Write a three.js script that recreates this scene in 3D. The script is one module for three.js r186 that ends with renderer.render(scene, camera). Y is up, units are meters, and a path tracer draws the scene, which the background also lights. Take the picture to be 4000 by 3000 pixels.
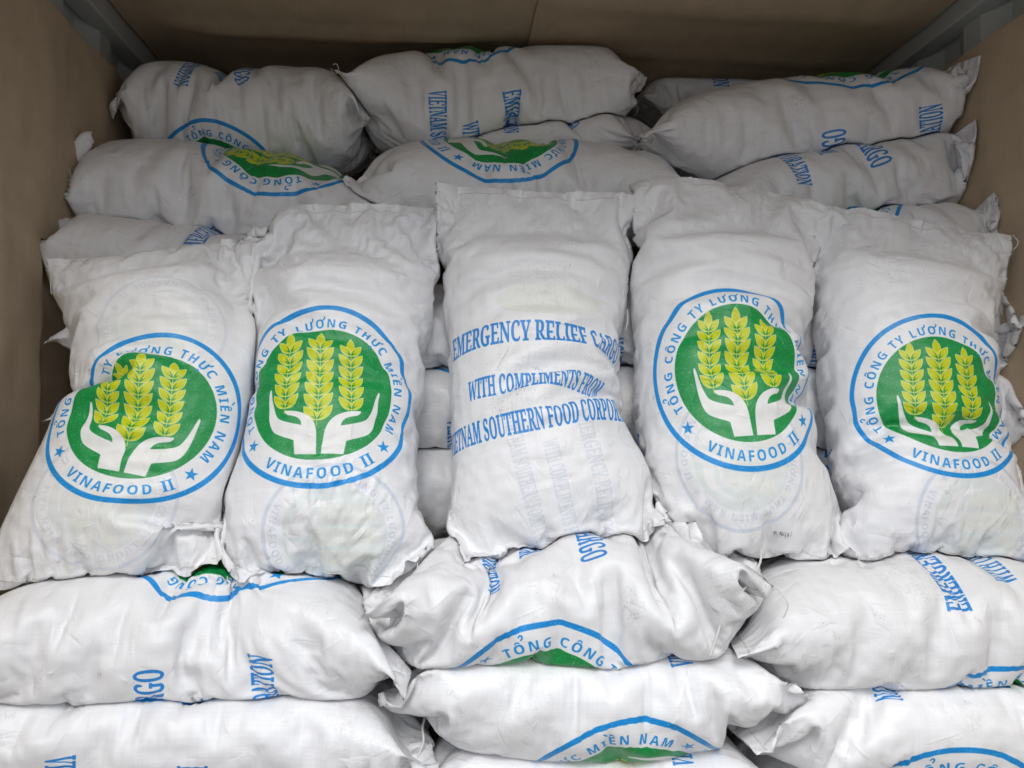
import * as THREE from 'three';
import { ImprovedNoise } from 'three/addons/math/ImprovedNoise.js';
import { mergeGeometries } from 'three/addons/utils/BufferGeometryUtils.js';

// ------------------------------------------------------------------ camera, sky, sun, exposure
const scene = new THREE.Scene();
const F = 3115, CAM = new THREE.Vector3(-0.22, 1.29, 0);
const camera = new THREE.PerspectiveCamera(2 * Math.atan(1500 / F) * 180 / Math.PI, 4 / 3, 0.05, 400);
camera.position.copy(CAM);
camera.rotation.order = 'YXZ';
camera.rotation.set(Math.atan(100 / F), -Math.atan(250 / F), 0);
camera.updateMatrixWorld(true);

const renderer = new THREE.WebGLRenderer({ antialias: true });
renderer.toneMapping = THREE.LinearToneMapping;
renderer.toneMappingExposure = 1.1;
renderer.shadowMap.enabled = true;

{ // overcast sky: bright even cloud, paler toward the zenith; nothing below the horizon but the ground's dim return
  const w = 256, h = 128, d = new Float32Array(w * h * 4), n = new ImprovedNoise();
  for (let j = 0; j < h; j++) for (let i = 0; i < w; i++) {
    const el = (j + 0.5) / h * Math.PI - Math.PI / 2, az = i / w * 2 * Math.PI;
    const c = 1 + 0.10 * n.noise(Math.cos(az) * 2.2, Math.sin(az) * 2.2, el * 4) + 0.05 * n.noise(Math.cos(az) * 6, Math.sin(az) * 6, el * 9 + 7);
    const s = Math.sin(Math.max(el, 0)), k = (0.44 + 0.76 * s) * c * 1.55;
    const o = (j * w + i) * 4;
    d[o] = k * 0.955; d[o + 1] = k * 0.987; d[o + 2] = k * 1.04; d[o + 3] = 1;
  }
  const t = new THREE.DataTexture(d, w, h, THREE.RGBAFormat, THREE.FloatType);
  t.mapping = THREE.EquirectangularReflectionMapping; t.magFilter = THREE.LinearFilter; t.minFilter = THREE.LinearFilter;
  t.colorSpace = THREE.LinearSRGBColorSpace; t.wrapS = THREE.RepeatWrapping; t.needsUpdate = true;
  scene.background = t; scene.environment = t;
}
const sun = new THREE.DirectionalLight(new THREE.Color(1, 0.98, 0.95), 1.0);
sun.position.set(-0.8, 8.2, 5.6); sun.target.position.set(0, 1.1, -1.7);
sun.castShadow = true; sun.shadow.radius = 34; sun.shadow.mapSize.set(2048, 2048);
Object.assign(sun.shadow.camera, { left: -3, right: 3, top: 3, bottom: -3, near: 0.5, far: 20 });
scene.add(sun, sun.target);

// ------------------------------------------------------------------ helpers
let seed = 12345;
const rnd = () => { seed = (seed * 1664525 + 1013904223) >>> 0; return seed / 4294967296; };
const noise3 = new ImprovedNoise();
const V = (x, y, z) => new THREE.Vector3(x, y, z);
// a point of the photograph (4000 x 3000) at a distance d down the container
function P(px, py, d) {
  const v = V((px - 2000) / F, -(py - 1500) / F, -1).applyQuaternion(camera.quaternion);
  return v.multiplyScalar(-d / v.z).add(CAM);
}
const sm = (a, b, x) => { const t = Math.min(1, Math.max(0, (x - a) / (b - a))); return t * t * (3 - 2 * t); };
const names = {};
const numbered = (n) => { const k = names[n] = (names[n] ?? -1) + 1; return k ? `${n}_${String(k).padStart(3, '0')}` : n; };
function mesh(name, g, m, parent = scene) {
  const o = new THREE.Mesh(g, m); o.name = name; o.castShadow = o.receiveShadow = true; parent.add(o); return o;
}
function tag(o, label, category, group, kind) {
  if (label) o.userData.label = label; if (category) o.userData.category = category;
  if (group) o.userData.group = group; if (kind) o.userData.kind = kind; return o;
}
function canvas(w, h) { const c = document.createElement('canvas'); c.width = w; c.height = h; return c; }
function dataTex(w, h, f, srgb) {
  const d = new Uint8Array(w * h * 4);
  for (let j = 0; j < h; j++) for (let i = 0; i < w; i++) { const c = f(i, j), o = (j * w + i) * 4; d[o] = c[0]; d[o + 1] = c[1]; d[o + 2] = c[2]; d[o + 3] = 255; }
  const t = new THREE.DataTexture(d, w, h, THREE.RGBAFormat); t.magFilter = THREE.LinearFilter; t.minFilter = THREE.LinearMipmapLinearFilter; t.generateMipmaps = true;
  t.wrapS = t.wrapT = THREE.RepeatWrapping; if (srgb) t.colorSpace = THREE.SRGBColorSpace; t.needsUpdate = true; return t;
}
// tiling noise
function tileNoise(n, x, y, fx, fy, z) { // x,y in 0..1, seamless
  const a = x * Math.PI * 2, b = y * Math.PI * 2;
  return n.noise(Math.cos(a) * fx / 6.283 + 31.7, Math.sin(a) * fx / 6.283 + z, Math.cos(b) * fy / 6.283 + 11.3) * 0.6
       + n.noise(Math.sin(a) * fx / 6.283 + 5.1, Math.sin(b) * fy / 6.283 + z, Math.cos(b) * fy / 6.283 + 3.3) * 0.6;
}

// ------------------------------------------------------------------ the container shell (setting)
const XW = 1.175, ROOF = 2.40, Z0 = -0.85, Z1 = -5.9;
const paint = new THREE.MeshStandardMaterial({ color: new THREE.Color().setRGB(0.46, 0.47, 0.45), roughness: 0.55, metalness: 0.0 });
const plywood = new THREE.MeshStandardMaterial({ color: new THREE.Color().setRGB(0.16, 0.11, 0.07), roughness: 0.8 });
function slabSheet(nx, ny, pos, thick, uvScale = 1) { // a curved sheet with real thickness from pos(a,b) -> [point, normal]
  const P_ = [], I = [], U = [];
  for (let s = 0; s < 2; s++) for (let j = 0; j <= ny; j++) for (let i = 0; i <= nx; i++) {
    const [p, n, uv] = pos(i / nx, j / ny); const k = s ? -thick : 0;
    P_.push(p.x + n.x * k, p.y + n.y * k, p.z + n.z * k); U.push(uv[0] * uvScale, uv[1] * uvScale);
  }
  const at = (s, i, j) => s * (nx + 1) * (ny + 1) + j * (nx + 1) + i;
  for (let j = 0; j < ny; j++) for (let i = 0; i < nx; i++) {
    const a = at(0, i, j), b = at(0, i + 1, j), c = at(0, i + 1, j + 1), d = at(0, i, j + 1); I.push(a, b, c, a, c, d);
    const e = at(1, i, j), f = at(1, i + 1, j), g = at(1, i + 1, j + 1), h = at(1, i, j + 1); I.push(e, g, f, e, h, g);
  }
  const rim = (a, b, c, d) => I.push(a, c, b, b, c, d);
  for (let i = 0; i < nx; i++) { rim(at(0, i, 0), at(0, i + 1, 0), at(1, i, 0), at(1, i + 1, 0)); rim(at(0, i + 1, ny), at(0, i, ny), at(1, i + 1, ny), at(1, i, ny)); }
  for (let j = 0; j < ny; j++) { rim(at(0, 0, j + 1), at(0, 0, j), at(1, 0, j + 1), at(1, 0, j)); rim(at(0, nx, j), at(0, nx, j + 1), at(1, nx, j), at(1, nx, j + 1)); }
  const g = new THREE.BufferGeometry(); g.setAttribute('position', new THREE.Float32BufferAttribute(P_, 3)); g.setAttribute('uv', new THREE.Float32BufferAttribute(U, 2));
  g.setIndex(I); g.computeVertexNormals(); return g;
}
function corrugatedWall(side) { // trapezoid ribs pressed into 2 mm steel, 28 cm apart
  const sh = new THREE.Shape(), per = 0.278, dep = 0.036, pts = [];
  let z = Z0; while (z > Z1 + per) { pts.push([z, 0], [z - 0.07, 0], [z - 0.138, dep], [z - 0.208, dep]); z -= per; }
  pts.push([z, 0], [Z1, 0]);
  sh.moveTo(pts[0][0], pts[0][1]); for (const p of pts.slice(1)) sh.lineTo(p[0], p[1]);
  for (const p of pts.slice().reverse()) sh.lineTo(p[0], p[1] + 0.004);
  const g = new THREE.ExtrudeGeometry(sh, { depth: ROOF - 0.02, bevelEnabled: false });
  // shape (z, outward) extruded up
  const a = g.attributes.position; for (let i = 0; i < a.count; i++) { const zz = a.getX(i), out = a.getY(i), y = a.getZ(i); a.setXYZ(i, side * (XW + out), y, zz); }
  g.setIndex([...Array(a.count).keys()].map((k) => k)); if (side < 0) { /* mirrored: renderer draws both sides */ }
  g.computeVertexNormals(); return g;
}
for (const side of [-1, 1]) {
  const w = mesh(side < 0 ? 'wall_left' : 'wall_right', corrugatedWall(side), paint);
  tag(w, side < 0 ? 'grey corrugated steel container wall on the left, bare above the paper' : 'grey corrugated steel container wall on the right, bare above the paper', 'wall', null, 'structure');
  const sh = new THREE.Shape(); // hollow-section top rail with rounded corners
  const f = -side; sh.moveTo(-0.03 * f, -0.035); sh.lineTo(0.022 * f, -0.035); sh.quadraticCurveTo(0.03 * f, -0.035, 0.03 * f, -0.027); sh.lineTo(0.03 * f, 0.03); sh.lineTo(-0.03 * f, 0.03); sh.closePath();
  const g = new THREE.ExtrudeGeometry(sh, { depth: Z0 - Z1, bevelEnabled: false }); g.translate(side * (XW - 0.012), ROOF - 0.036, Z1);
  mesh('top_rail', g, paint, w);
}
tag(mesh('ceiling', new THREE.BoxGeometry(2 * XW + 0.1, 0.03, Z0 - Z1).translate(0, ROOF + 0.016, (Z0 + Z1) / 2), paint), 'steel container roof above the paper', 'ceiling', null, 'structure');
tag(mesh('floor', new THREE.BoxGeometry(2 * XW + 0.1, 0.05, Z0 - Z1).translate(0, -0.026, (Z0 + Z1) / 2), plywood), 'plywood container floor', 'floor', null, 'structure');
tag(mesh('wall_back', new THREE.BoxGeometry(2 * XW + 0.1, ROOF + 0.05, 0.03).translate(0, ROOF / 2, Z1 - 0.016), paint), 'steel end wall of the container', 'wall', null, 'structure');
{ // yard outside the doors
  const g = new THREE.PlaneGeometry(160, 160).rotateX(-Math.PI / 2).translate(0, -0.06, 0);
  tag(mesh('ground', g, new THREE.MeshStandardMaterial({ color: new THREE.Color().setRGB(0.16, 0.155, 0.15), roughness: 0.95 })), 'grey concrete yard outside the container doors', 'ground', null, 'structure');
}

// kraft paper
const kraftTex = (() => {
  const n = new ImprovedNoise();
  return dataTex(512, 512, (i, j) => {
    const x = i / 512, y = j / 512;
    const f = n.noise(i * 0.35, j * 0.02, 3) * 0.5 + n.noise(i * 0.04, j * 0.5, 9) * 0.4 + (rnd() - 0.5) * 0.9;
    const c = tileNoise(n, x, y, 18, 18, 2) * 1.2;
    const k = 1 + 0.05 * f + 0.05 * c; return [184 * k, 164 * k, 138 * k].map((v) => Math.max(0, Math.min(255, v)));
  }, true);
})();
const kraft = new THREE.MeshStandardMaterial({ map: kraftTex, roughness: 0.85 });
const kraftBump = dataTex(256, 256, () => { const v = 110 + rnd() * 60; return [v, v, v]; });
kraft.bumpMap = kraftBump; kraft.bumpScale = 0.0006;

function wallLiner(side, fields, off, ph, label) { // fields: [z from, z to, y from, y to]
  const gs = fields.map(([za, zb, ya, yb]) => slabSheet(110, 50, (a, b) => {
    const z = za + (zb - za) * a, top = yb > 1.9 ? 0.006 * noise3.noise(z * 3, ph, 1) : 0, y = ya + (yb + top - ya) * b, ragged = zb > -2 ? 0.012 * noise3.noise(y * 9, 3, 1) * a : 0;
    const wave = 0.012 * (0.5 + 0.5 * Math.sin((z / 0.278 + ph) * 2 * Math.PI)) * (0.8 + 0.6 * noise3.noise(z * 1.1, y * 0.8, ph + 4)) + 0.016 * noise3.noise(z * 2.5 + ph, y * 1.4, 2) + 0.007 * noise3.noise(z * 6 + y * 3, y * 4, ph) + 0.004 * noise3.noise(z * 16, y * 9, ph);
    return [V(side * (XW - off - 0.006 - Math.abs(wave) * 0.9), y, z + ragged), V(-side, 0, 0), [z, y]];
  }, 0.002));
  return tag(mesh(numbered('paper_liner'), gs.length > 1 ? mergeGeometries(gs) : gs[0], kraft), label, 'paper liner', 'kraft paper lining the container');
}
wallLiner(-1, [[Z0 - 0.02, -1.88, 0, 1.68], [Z0 - 0.02, -3.6, 1.68, 2.235]], 0.018, 0.2, 'near sheet of brown kraft paper lining the left wall, cut edge by the sacks');
wallLiner(-1, [[-1.80, -3.6, 0, 2.0]], 0.002, 0.6, 'far sheet of brown kraft paper tucked behind the near sheet on the left');
wallLiner(1, [[Z0 - 0.02, -3.6, 0, 2.24]], 0.012, 0.1, 'brown kraft paper lining the right wall beside the sacks');

function ceilingLiner(xa, xb, drop, ph, label) {
  const g = slabSheet(60, 150, (a, b) => {
    const x = xa + (xb - xa) * a, z = Z0 - 0.03 + (Z1 + 0.2 - Z0) * b;
    const edge = sm(0, 0.25, (1.14 - Math.abs(x)));
    const fold = (zc, w, amp, x0, x1) => amp * Math.exp(-Math.pow((z - zc - 0.03 * Math.sin(x * 3 + ph)) / w, 2)) * sm(x0, x0 + 0.3, x) * (1 - sm(x1 - 0.3, x1, x));
    let y = ROOF - drop - 0.012 * edge - 0.012 * edge * noise3.noise(x * 1.5 + ph, z * 2.5, 4) - 0.006 * noise3.noise(x * 4, z * 6, ph);
    y -= fold(-2.26, 0.035, 0.022, -1.1, 0.05) + fold(-2.55, 0.05, 0.02, -1.1, 1.1) + fold(-2.33, 0.03, 0.012, 0.1, 1.2) + fold(-2.05, 0.06, 0.015, -0.2, 1.2);
    return [V(x, y, z), V(0, -1, 0), [x, z]];
  }, 0.002);
  return tag(mesh(numbered('paper_liner'), g, kraft), label, 'paper liner', 'kraft paper lining the container');
}
ceilingLiner(-1.125, 0.03, 0.016, 0.3, 'brown kraft paper sagging under the roof, left of the seam');
ceilingLiner(0.012, 1.125, 0.022, 2.1, 'brown kraft paper sagging under the roof, right of the seam');

// ------------------------------------------------------------------ the printed sack fabric
const PW = 800, PH = 1376, PPM = 1600; // pixels of one panel (0.5 x 0.86 m)
let BLUE = '#148fdc', TBLUE = '#2a86d6', GREEN = '#0d8f44', YEL = '#c9d012';
function arcText(c, str, R, a0, a1, font, inward) {
  c.font = font; const chars = [...str], base = { 'Ổ': 'Ô', 'Ư': 'U', 'Ơ': 'O', 'Ự': 'U', 'Ề': 'Ê' }, ws = chars.map((k) => c.measureText(base[k] ?? k).width + (k === ' ' ? 6 : 3)), tot = ws.reduce((s, x) => s + x, 0);
  let acc = 0; c.textAlign = 'center'; c.textBaseline = 'alphabetic';
  chars.forEach((k, i) => {
    const a = a0 + (a1 - a0) * (acc + ws[i] / 2) / tot; acc += ws[i];
    c.save(); c.rotate(a); c.translate(0, inward ? R : -R); c.fillText(base[k] ?? k, 0, 0);
    if (base[k]) { // the marks the lettering carries: horn, dot, hook, grave
      const w = ws[i] / 2 - 2, h = 28; c.strokeStyle = c.fillStyle; c.lineWidth = 4.4; c.lineCap = 'round'; c.beginPath();
      if ('ƯƠỰ'.includes(k)) { c.moveTo(w - 5, -h + 3); c.quadraticCurveTo(w + 4, -h + 1, w + 3, -h - 7); }
      if (k === 'Ổ') { c.moveTo(9, -h - 20); c.quadraticCurveTo(14, -h - 26, 18, -h - 20); c.quadraticCurveTo(19, -h - 14, 13, -h - 10); }
      if (k === 'Ề') { c.moveTo(-19, -h - 19); c.lineTo(-12, -h - 11); }
      c.stroke(); if (k === 'Ự') { c.beginPath(); c.arc(0, 10, 4, 0, 7); c.fill(); }
    }
    c.restore();
  });
}
function star(c, x, y, r, rot) { c.save(); c.translate(x, y); c.rotate(rot); c.beginPath(); for (let i = 0; i < 10; i++) { const q = i % 2 ? r * 0.4 : r, a = i * Math.PI / 5; c.lineTo(Math.sin(a) * q, -Math.cos(a) * q); } c.fill(); c.restore(); }
function wheat(c, x0, y0, x1, y1, pairs, s) { // from tip to foot
  c.save(); c.translate(x0, y0); c.rotate(Math.atan2(x0 - x1, y1 - y0)); const L = Math.hypot(x1 - x0, y1 - y0);
  const leaf = (px, py, rot, k) => { c.save(); c.translate(px, py); c.rotate(rot); c.beginPath(); c.moveTo(0, 0); c.bezierCurveTo(-15 * k, -8 * k, -17 * k, -30 * k, 0, -50 * k); c.bezierCurveTo(17 * k, -30 * k, 15 * k, -8 * k, 0, 0); c.closePath(); c.fillStyle = YEL; c.fill(); c.lineWidth = 1.6; c.strokeStyle = 'rgba(240,240,205,0.85)'; c.stroke(); c.restore(); };
  c.strokeStyle = YEL; c.lineWidth = 2.6; c.beginPath(); c.moveTo(0, 46 * s); c.lineTo(0, L + 10); c.stroke();
  leaf(0, 54 * s, 0, s); const step = (L - 76 * s) / (pairs - 1);
  for (let k = 0; k < pairs; k++) for (const d of [-1, 1]) leaf(d, 68 * s + step * k, d * 0.70, s * (k ? 1.10 : 1.0));
  for (let k = 0; k < pairs; k++) { // the green veins at the foot of every pair
    const y = 68 * s + step * k; c.fillStyle = GREEN;
    for (const d of [-1, 1]) for (const [r, l] of [[0.42, 26], [0.95, 20]]) { c.save(); c.translate(d * 1.5, y - 3); c.rotate(d * r); c.beginPath(); c.moveTo(-2.6, 0); c.lineTo(0, -l * s); c.lineTo(2.6, 0); c.fill(); c.restore(); }
    c.strokeStyle = '#cfd35a'; c.lineWidth = 2; c.beginPath(); c.moveTo(0, y - step * 0.8); c.lineTo(0, y + 2); c.stroke();
  }
  c.restore();
}
function hand(c, d, s) { // one open palm; d mirrors it
  c.save(); c.scale(d * s, s); c.beginPath();
  c.moveTo(-6, 200); c.lineTo(-10, 140); c.bezierCurveTo(-14, 92, -44, 64, -108, 62); c.bezierCurveTo(-112, 64, -108, 72, -98, 78);
  c.bezierCurveTo(-70, 84, -56, 92, -54, 112); c.bezierCurveTo(-86, 104, -120, 96, -130, 82); c.bezierCurveTo(-150, 50, -152, 10, -160, -10);
  c.bezierCurveTo(-166, -14, -166, -2, -164, 14); c.bezierCurveTo(-160, 80, -152, 120, -130, 134); c.bezierCurveTo(-104, 148, -82, 152, -72, 158); c.lineTo(-66, 200); c.closePath();
  c.fillStyle = '#e9e9e7'; c.fill(); c.restore();
}
function logo(c, x, y, R, rot = 0, alpha = 1) {
  // drawn on its own sheet so that a faint print stays even
  const k = Math.ceil(R * 2.1), t = canvas(k, k), g = t.getContext('2d'); g.translate(k / 2, k / 2); const s = R / 304; g.scale(s, s);
  g.lineWidth = 16; g.strokeStyle = BLUE; g.beginPath(); g.arc(0, 0, 293, 0, 7); g.stroke();
  g.fillStyle = GREEN; g.beginPath(); g.ellipse(0, 0, 216, 218, 0, 0, 7); g.fill();
  wheat(g, -104, -197, -100, 62, 6, 1.0); wheat(g, 75, -190, 92, 68, 6, 1.0); wheat(g, -18, -212, -2, 106, 7, 1.12);
  g.save(); g.translate(10, 0); hand(g, 1, 1); hand(g, -1, 1); g.restore();
  g.fillStyle = BLUE;
  arcText(g, 'TỔNG CÔNG TY LƯƠNG THỰC MIỀN NAM', 226, -2.08, 2.08, 'bold 40px sans-serif', false);
  arcText(g, 'VINAFOOD', 272, 0.58, -0.44, 'bold 43px sans-serif', true);
  arcText(g, 'II', 272, -0.52, -0.66, 'bold 48px serif', true);
  star(g, -253 * Math.cos(0.70), 253 * Math.sin(0.70), 21, 0.1); star(g, 253 * Math.cos(0.70), 253 * Math.sin(0.70), 21, -0.1);
  c.save(); c.globalAlpha = alpha; c.translate(x, y); c.rotate(rot); c.drawImage(t, -k / 2, -k / 2); c.restore();
}
function lines(c, x, y, rot = 0, alpha = 1, s = 1, col = TBLUE) {
  c.save(); c.globalAlpha = alpha; c.translate(x, y); c.rotate(rot); c.fillStyle = col; c.textAlign = 'center'; c.textBaseline = 'middle';
  for (const [str, dy, w, h] of [['EMERGENCY RELIEF CARGO', -178, 680, 72], ['WITH COMPLIMENTS FROM', 0, 490, 66], ['VIETNAM SOUTHERN FOOD CORPORATION', 140, 745, 68]]) {
    c.save(); c.translate(0, dy * s); c.font = 'bold 100px serif'; const m = c.measureText(str).width; c.scale(w * s / m, h * s / 72); c.fillText(str, 0, 0); c.strokeStyle = col; c.lineWidth = 2.5; c.strokeText(str, 0, 0); c.restore();
  }
  c.restore();
}
function fabricTexture(kind) {
  const cv = canvas(PW * 2, PH), c = cv.getContext('2d');
  c.fillStyle = '#eeeef0'; c.fillRect(0, 0, PW * 2, PH);
  // tape weave: faint tapes both ways, a few wider or duller than the rest
  for (let x = 0; x < PW * 2; x += 3) { const v = rnd(); c.fillStyle = v > 0.5 ? `rgba(255,255,255,${(v - 0.5) * 0.08})` : `rgba(120,118,120,${(0.5 - v) * 0.042})`; c.fillRect(x, 0, 3, PH); }
  for (let y = 0; y < PH; y += 3) { const v = rnd(); c.fillStyle = v > 0.5 ? `rgba(255,255,255,${(v - 0.5) * 0.08})` : `rgba(120,118,120,${(0.5 - v) * 0.042})`; c.fillRect(0, y, PW * 2, 3); }
  const fx = PW / 2, fy = PH * 0.575, bx = PW * 1.5, by = PH * 0.592;
  // what shows through the translucent cloth from the small bags packed inside: pale grey-blue
  const ink = [BLUE, GREEN, YEL]; BLUE = '#93a9cc'; GREEN = '#bccdc6'; YEL = '#cdd2bd';
  if (kind === 'low_right') { logo(c, fx + 60, fy + 440, 215, Math.PI / 2, 0.27); }
  if (kind === 'low_left') { logo(c, fx - 20, fy + 300, 215, Math.PI * 0.9, 0.19); logo(c, fx + 10, fy - 330, 215, Math.PI, 0.15); }
  if (kind === 'low_mid') { logo(c, fx - 40, fy + 260, 210, Math.PI * 0.62, 0.25); }
  if (kind === 'text') { lines(c, bx + 10, by + 380, Math.PI * 0.48, 0.12, 0.7, '#6f86b4'); c.fillStyle = 'rgba(190,205,150,0.14)'; c.beginPath(); c.ellipse(bx + 30, by - 300, 180, 60, 0, 0, 7); c.fill(); }
  [BLUE, GREEN, YEL] = ink;
  logo(c, fx, fy, 304); lines(c, bx, by);
  // rubbed and cracked ink: bare cloth shows through in specks and along short fold lines
  for (let k = 0; k < 5200; k++) { const a = rnd() * 6.283, r = Math.sqrt(rnd()) * 300; c.fillStyle = `rgba(230,229,230,${0.10 + rnd() * 0.35})`; c.fillRect(fx + Math.cos(a) * r, fy + Math.sin(a) * r, 1 + rnd() * 2.2, 1 + rnd() * 2.2); c.fillRect(bx + (rnd() - 0.5) * 760, by + (rnd() - 0.5) * 460, 1 + rnd() * 2, 1 + rnd() * 2); }
  for (let k = 0; k < 46; k++) { const a = rnd() * 6.283, r = Math.sqrt(rnd()) * 290, x = fx + Math.cos(a) * r, y = fy + Math.sin(a) * r, b = rnd() * 3.14, l = 8 + rnd() * 46; c.strokeStyle = `rgba(232,231,232,${0.15 + rnd() * 0.35})`; c.lineWidth = 0.8 + rnd() * 1.3; c.beginPath(); c.moveTo(x, y); c.quadraticCurveTo(x + Math.cos(b) * l * 0.5 + rnd() * 6, y + Math.sin(b) * l * 0.5 + rnd() * 6, x + Math.cos(b) * l, y + Math.sin(b) * l); c.stroke(); }
  // dusty patches with a ragged outline
  for (let k = 0; k < (kind === 'plain' ? 5 : 11); k++) { const x = rnd() * PW * 2, y = rnd() * PH, R = 30 + rnd() * 110, warm = rnd() < 0.5; for (let q = 0; q < R * 9; q++) { const a = rnd() * 6.283, r = R * Math.sqrt(rnd()) * (0.7 + 0.5 * Math.sin(a * 3 + k) * rnd()); c.fillStyle = warm ? `rgba(150,136,114,${0.02 + rnd() * 0.05})` : `rgba(104,102,100,${0.03 + rnd() * 0.06})`; c.fillRect(x + Math.cos(a) * r * 1.4, y + Math.sin(a) * r, 1 + rnd() * 4, 1 + rnd() * 4); } }
  // handling dirt: specks, scuffs and a few grey rubs with ragged outlines
  for (let k = 0; k < 260; k++) { c.fillStyle = `rgba(70,64,58,${0.06 + rnd() * 0.22})`; const r = 0.5 + rnd() * rnd() * 1.6; c.beginPath(); c.arc(rnd() * PW * 2, rnd() * PH, r, 0, 7); c.fill(); }
  for (let k = 0; k < 26; k++) { const x = rnd() * PW * 2, y = rnd() * PH, a = rnd() * 6.28, l = 10 + rnd() * 45; for (let q = 0; q < 40; q++) { const u = rnd(), e = (rnd() - 0.5) * 14; c.fillStyle = `rgba(110,102,96,${0.05 + rnd() * 0.10})`; c.fillRect(x + Math.cos(a) * l * u - Math.sin(a) * e, y + Math.sin(a) * l * u + Math.cos(a) * e, 1 + rnd() * 5, 1 + rnd() * 1.5); } }
  if (kind === 'low_mid') for (let q = 0; q < 50; q++) { c.fillStyle = `rgba(50,46,44,${0.2 + rnd() * 0.5})`; const x = fx + 90 + (rnd() - 0.5) * 60; c.fillRect(x, fy + 480 + (rnd() - 0.5) * 14, 1.5, 3 + rnd() * 8); }
  if (kind === 'text') for (let q = 0; q < 700; q++) { const ax = (rnd() + rnd() + rnd() - 1.5) * 330, ay = (rnd() + rnd() - 1) * 200; c.fillStyle = `rgba(80,76,72,${0.08 + rnd() * 0.22})`; c.fillRect(bx + ax, by + ay, 1 + rnd() * 2, 1 + rnd() * 3); }
  const t = new THREE.CanvasTexture(cv); t.colorSpace = THREE.SRGBColorSpace; t.anisotropy = 8; return t;
}
// relief of the cloth: set creases, short and long, over a fine weave
const weaveBump = (() => {
  const N = 1024, H = new Float32Array(N * N);
  for (let k = 0; k < 900; k++) {
    const end = rnd() < 0.45, x0 = rnd() * N, y0 = end ? (rnd() < 0.5 ? rnd() * 0.2 : 1 - rnd() * 0.2) * N : rnd() * N;
    const ang = end ? Math.PI / 2 + (rnd() - 0.5) * 1.3 : rnd() * Math.PI, len = 20 + rnd() * rnd() * 130, wd = 1.6 + rnd() * rnd() * 9, amp = (0.25 + rnd()) * (rnd() < 0.5 ? 1 : -1) * (0.22 + wd / 14), bow = (rnd() - 0.5) * 0.5;
    const ca = Math.cos(ang), sa = Math.sin(ang), R = Math.ceil(len / 2 + wd * 3);
    for (let j = -R; j <= R; j++) for (let i = -R; i <= R; i++) {
      const l = (i * ca + j * sa) / (len / 2); if (l < -1 || l > 1) continue; const d = (-i * sa + j * ca + bow * len * 0.5 * (l * l - 0.5)) / wd; if (d < -3 || d > 3) continue;
      const pr = d < 0 ? Math.exp(d * 2.2) : Math.exp(-d * 0.9), tp = (1 - l * l);
      H[((((j + y0) | 0) + N * 2) % N) * N + ((((i + x0) | 0) + N * 2) % N)] += amp * pr * tp * tp;
    }
  }
  const n = new ImprovedNoise();
  return dataTex(N, N, (i, j) => {
    const x = i / N, y = j / N, v = H[j * N + i] * 0.5 + 0.6 * tileNoise(n, x, y, 40, 40, 51) + 0.10 * Math.sin(i * 2.0944) * Math.sin(j * 2.0944) + 0.06 * (rnd() - 0.5);
    const c = Math.max(0, Math.min(255, 128 + v * 60)); return [c, c, c];
  });
})();
function sackMaterial(kind, tint) {
  return new THREE.MeshPhysicalMaterial({ map: fabricTexture(kind), bumpMap: weaveBump, bumpScale: 0.018, roughness: 0.33, specularIntensity: 1, color: tint ?? new THREE.Color(1, 1, 1), side: THREE.DoubleSide });
}
const MAT = { plain: sackMaterial('plain'), worn: sackMaterial('worn'), low_right: sackMaterial('low_right'), low_left: sackMaterial('low_left'), low_mid: sackMaterial('low_mid'), text: sackMaterial('text') };
function toned(base, k) { const m = MAT[base].clone(), v = 0.95 + 0.05 * ((k * 7919) % 11) / 10, w = ((k * 104729) % 7) / 6; m.color.setRGB(v, v * (1 - 0.006 * w), v * (1 - 0.02 * w)); return m; }
const thread = new THREE.MeshStandardMaterial({ color: new THREE.Color().setRGB(0.72, 0.71, 0.68), roughness: 0.8 });

// ------------------------------------------------------------------ sacks: where each lies, bottom end first, mouth last
const UP = V(0, 1, 0), DN = V(0, -1, 0), FR = V(0, 0.2, 1), BK = V(0, -0.2, -1);
const W = 0.5;
const tBody = [0, 0.075, 0.105, 0.115, 0.115, 0.105, 0.075, 0];
const S = [];
const sack = (o) => { S.push(Object.assign({ t: tBody, mat: 'plain', g: [0.97, 0.97], hi: 1 }, o)); };
const tUp = [0, 0.090, 0.116, 0.123, 0.122, 0.113, 0.088, 0.054, 0.025, 0.005];
// five sacks standing and leaning back
sack({ fwd: 0.75, spare: 1.0, sl: 0.6, nk: 57.2, id: 'U1', n: FR, mat: 'low_left', eb: [0.03, 0], t: [0, 0.072, 0.09, 0.095, 0.096, 0.106, 0.11, 0.098, 0.07, 0.035, 0.006], g: [0.97, 1],
  p: [[480, 2190, 1.54], [455, 1965, 1.59], [600, 1740, 1.645], [675, 1560, 1.685], [695, 1250, 1.77], [695, 950, 1.86]],
  label: 'leftmost standing sack, slumped with a deep fold across its green wheat emblem' });
sack({ fwd: 0.75, spare: 1.0, id: 'U2', n: FR, mat: 'low_right', eb: [0.03, 0], t: tUp, g: [0.95, 1],
  p: [[1225, 2185, 1.54], [1255, 1940, 1.62], [1285, 1600, 1.70], [1305, 1200, 1.79], [1325, 800, 1.89]],
  label: 'second standing sack from the left, emblem in front and a tall empty neck' });
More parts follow.
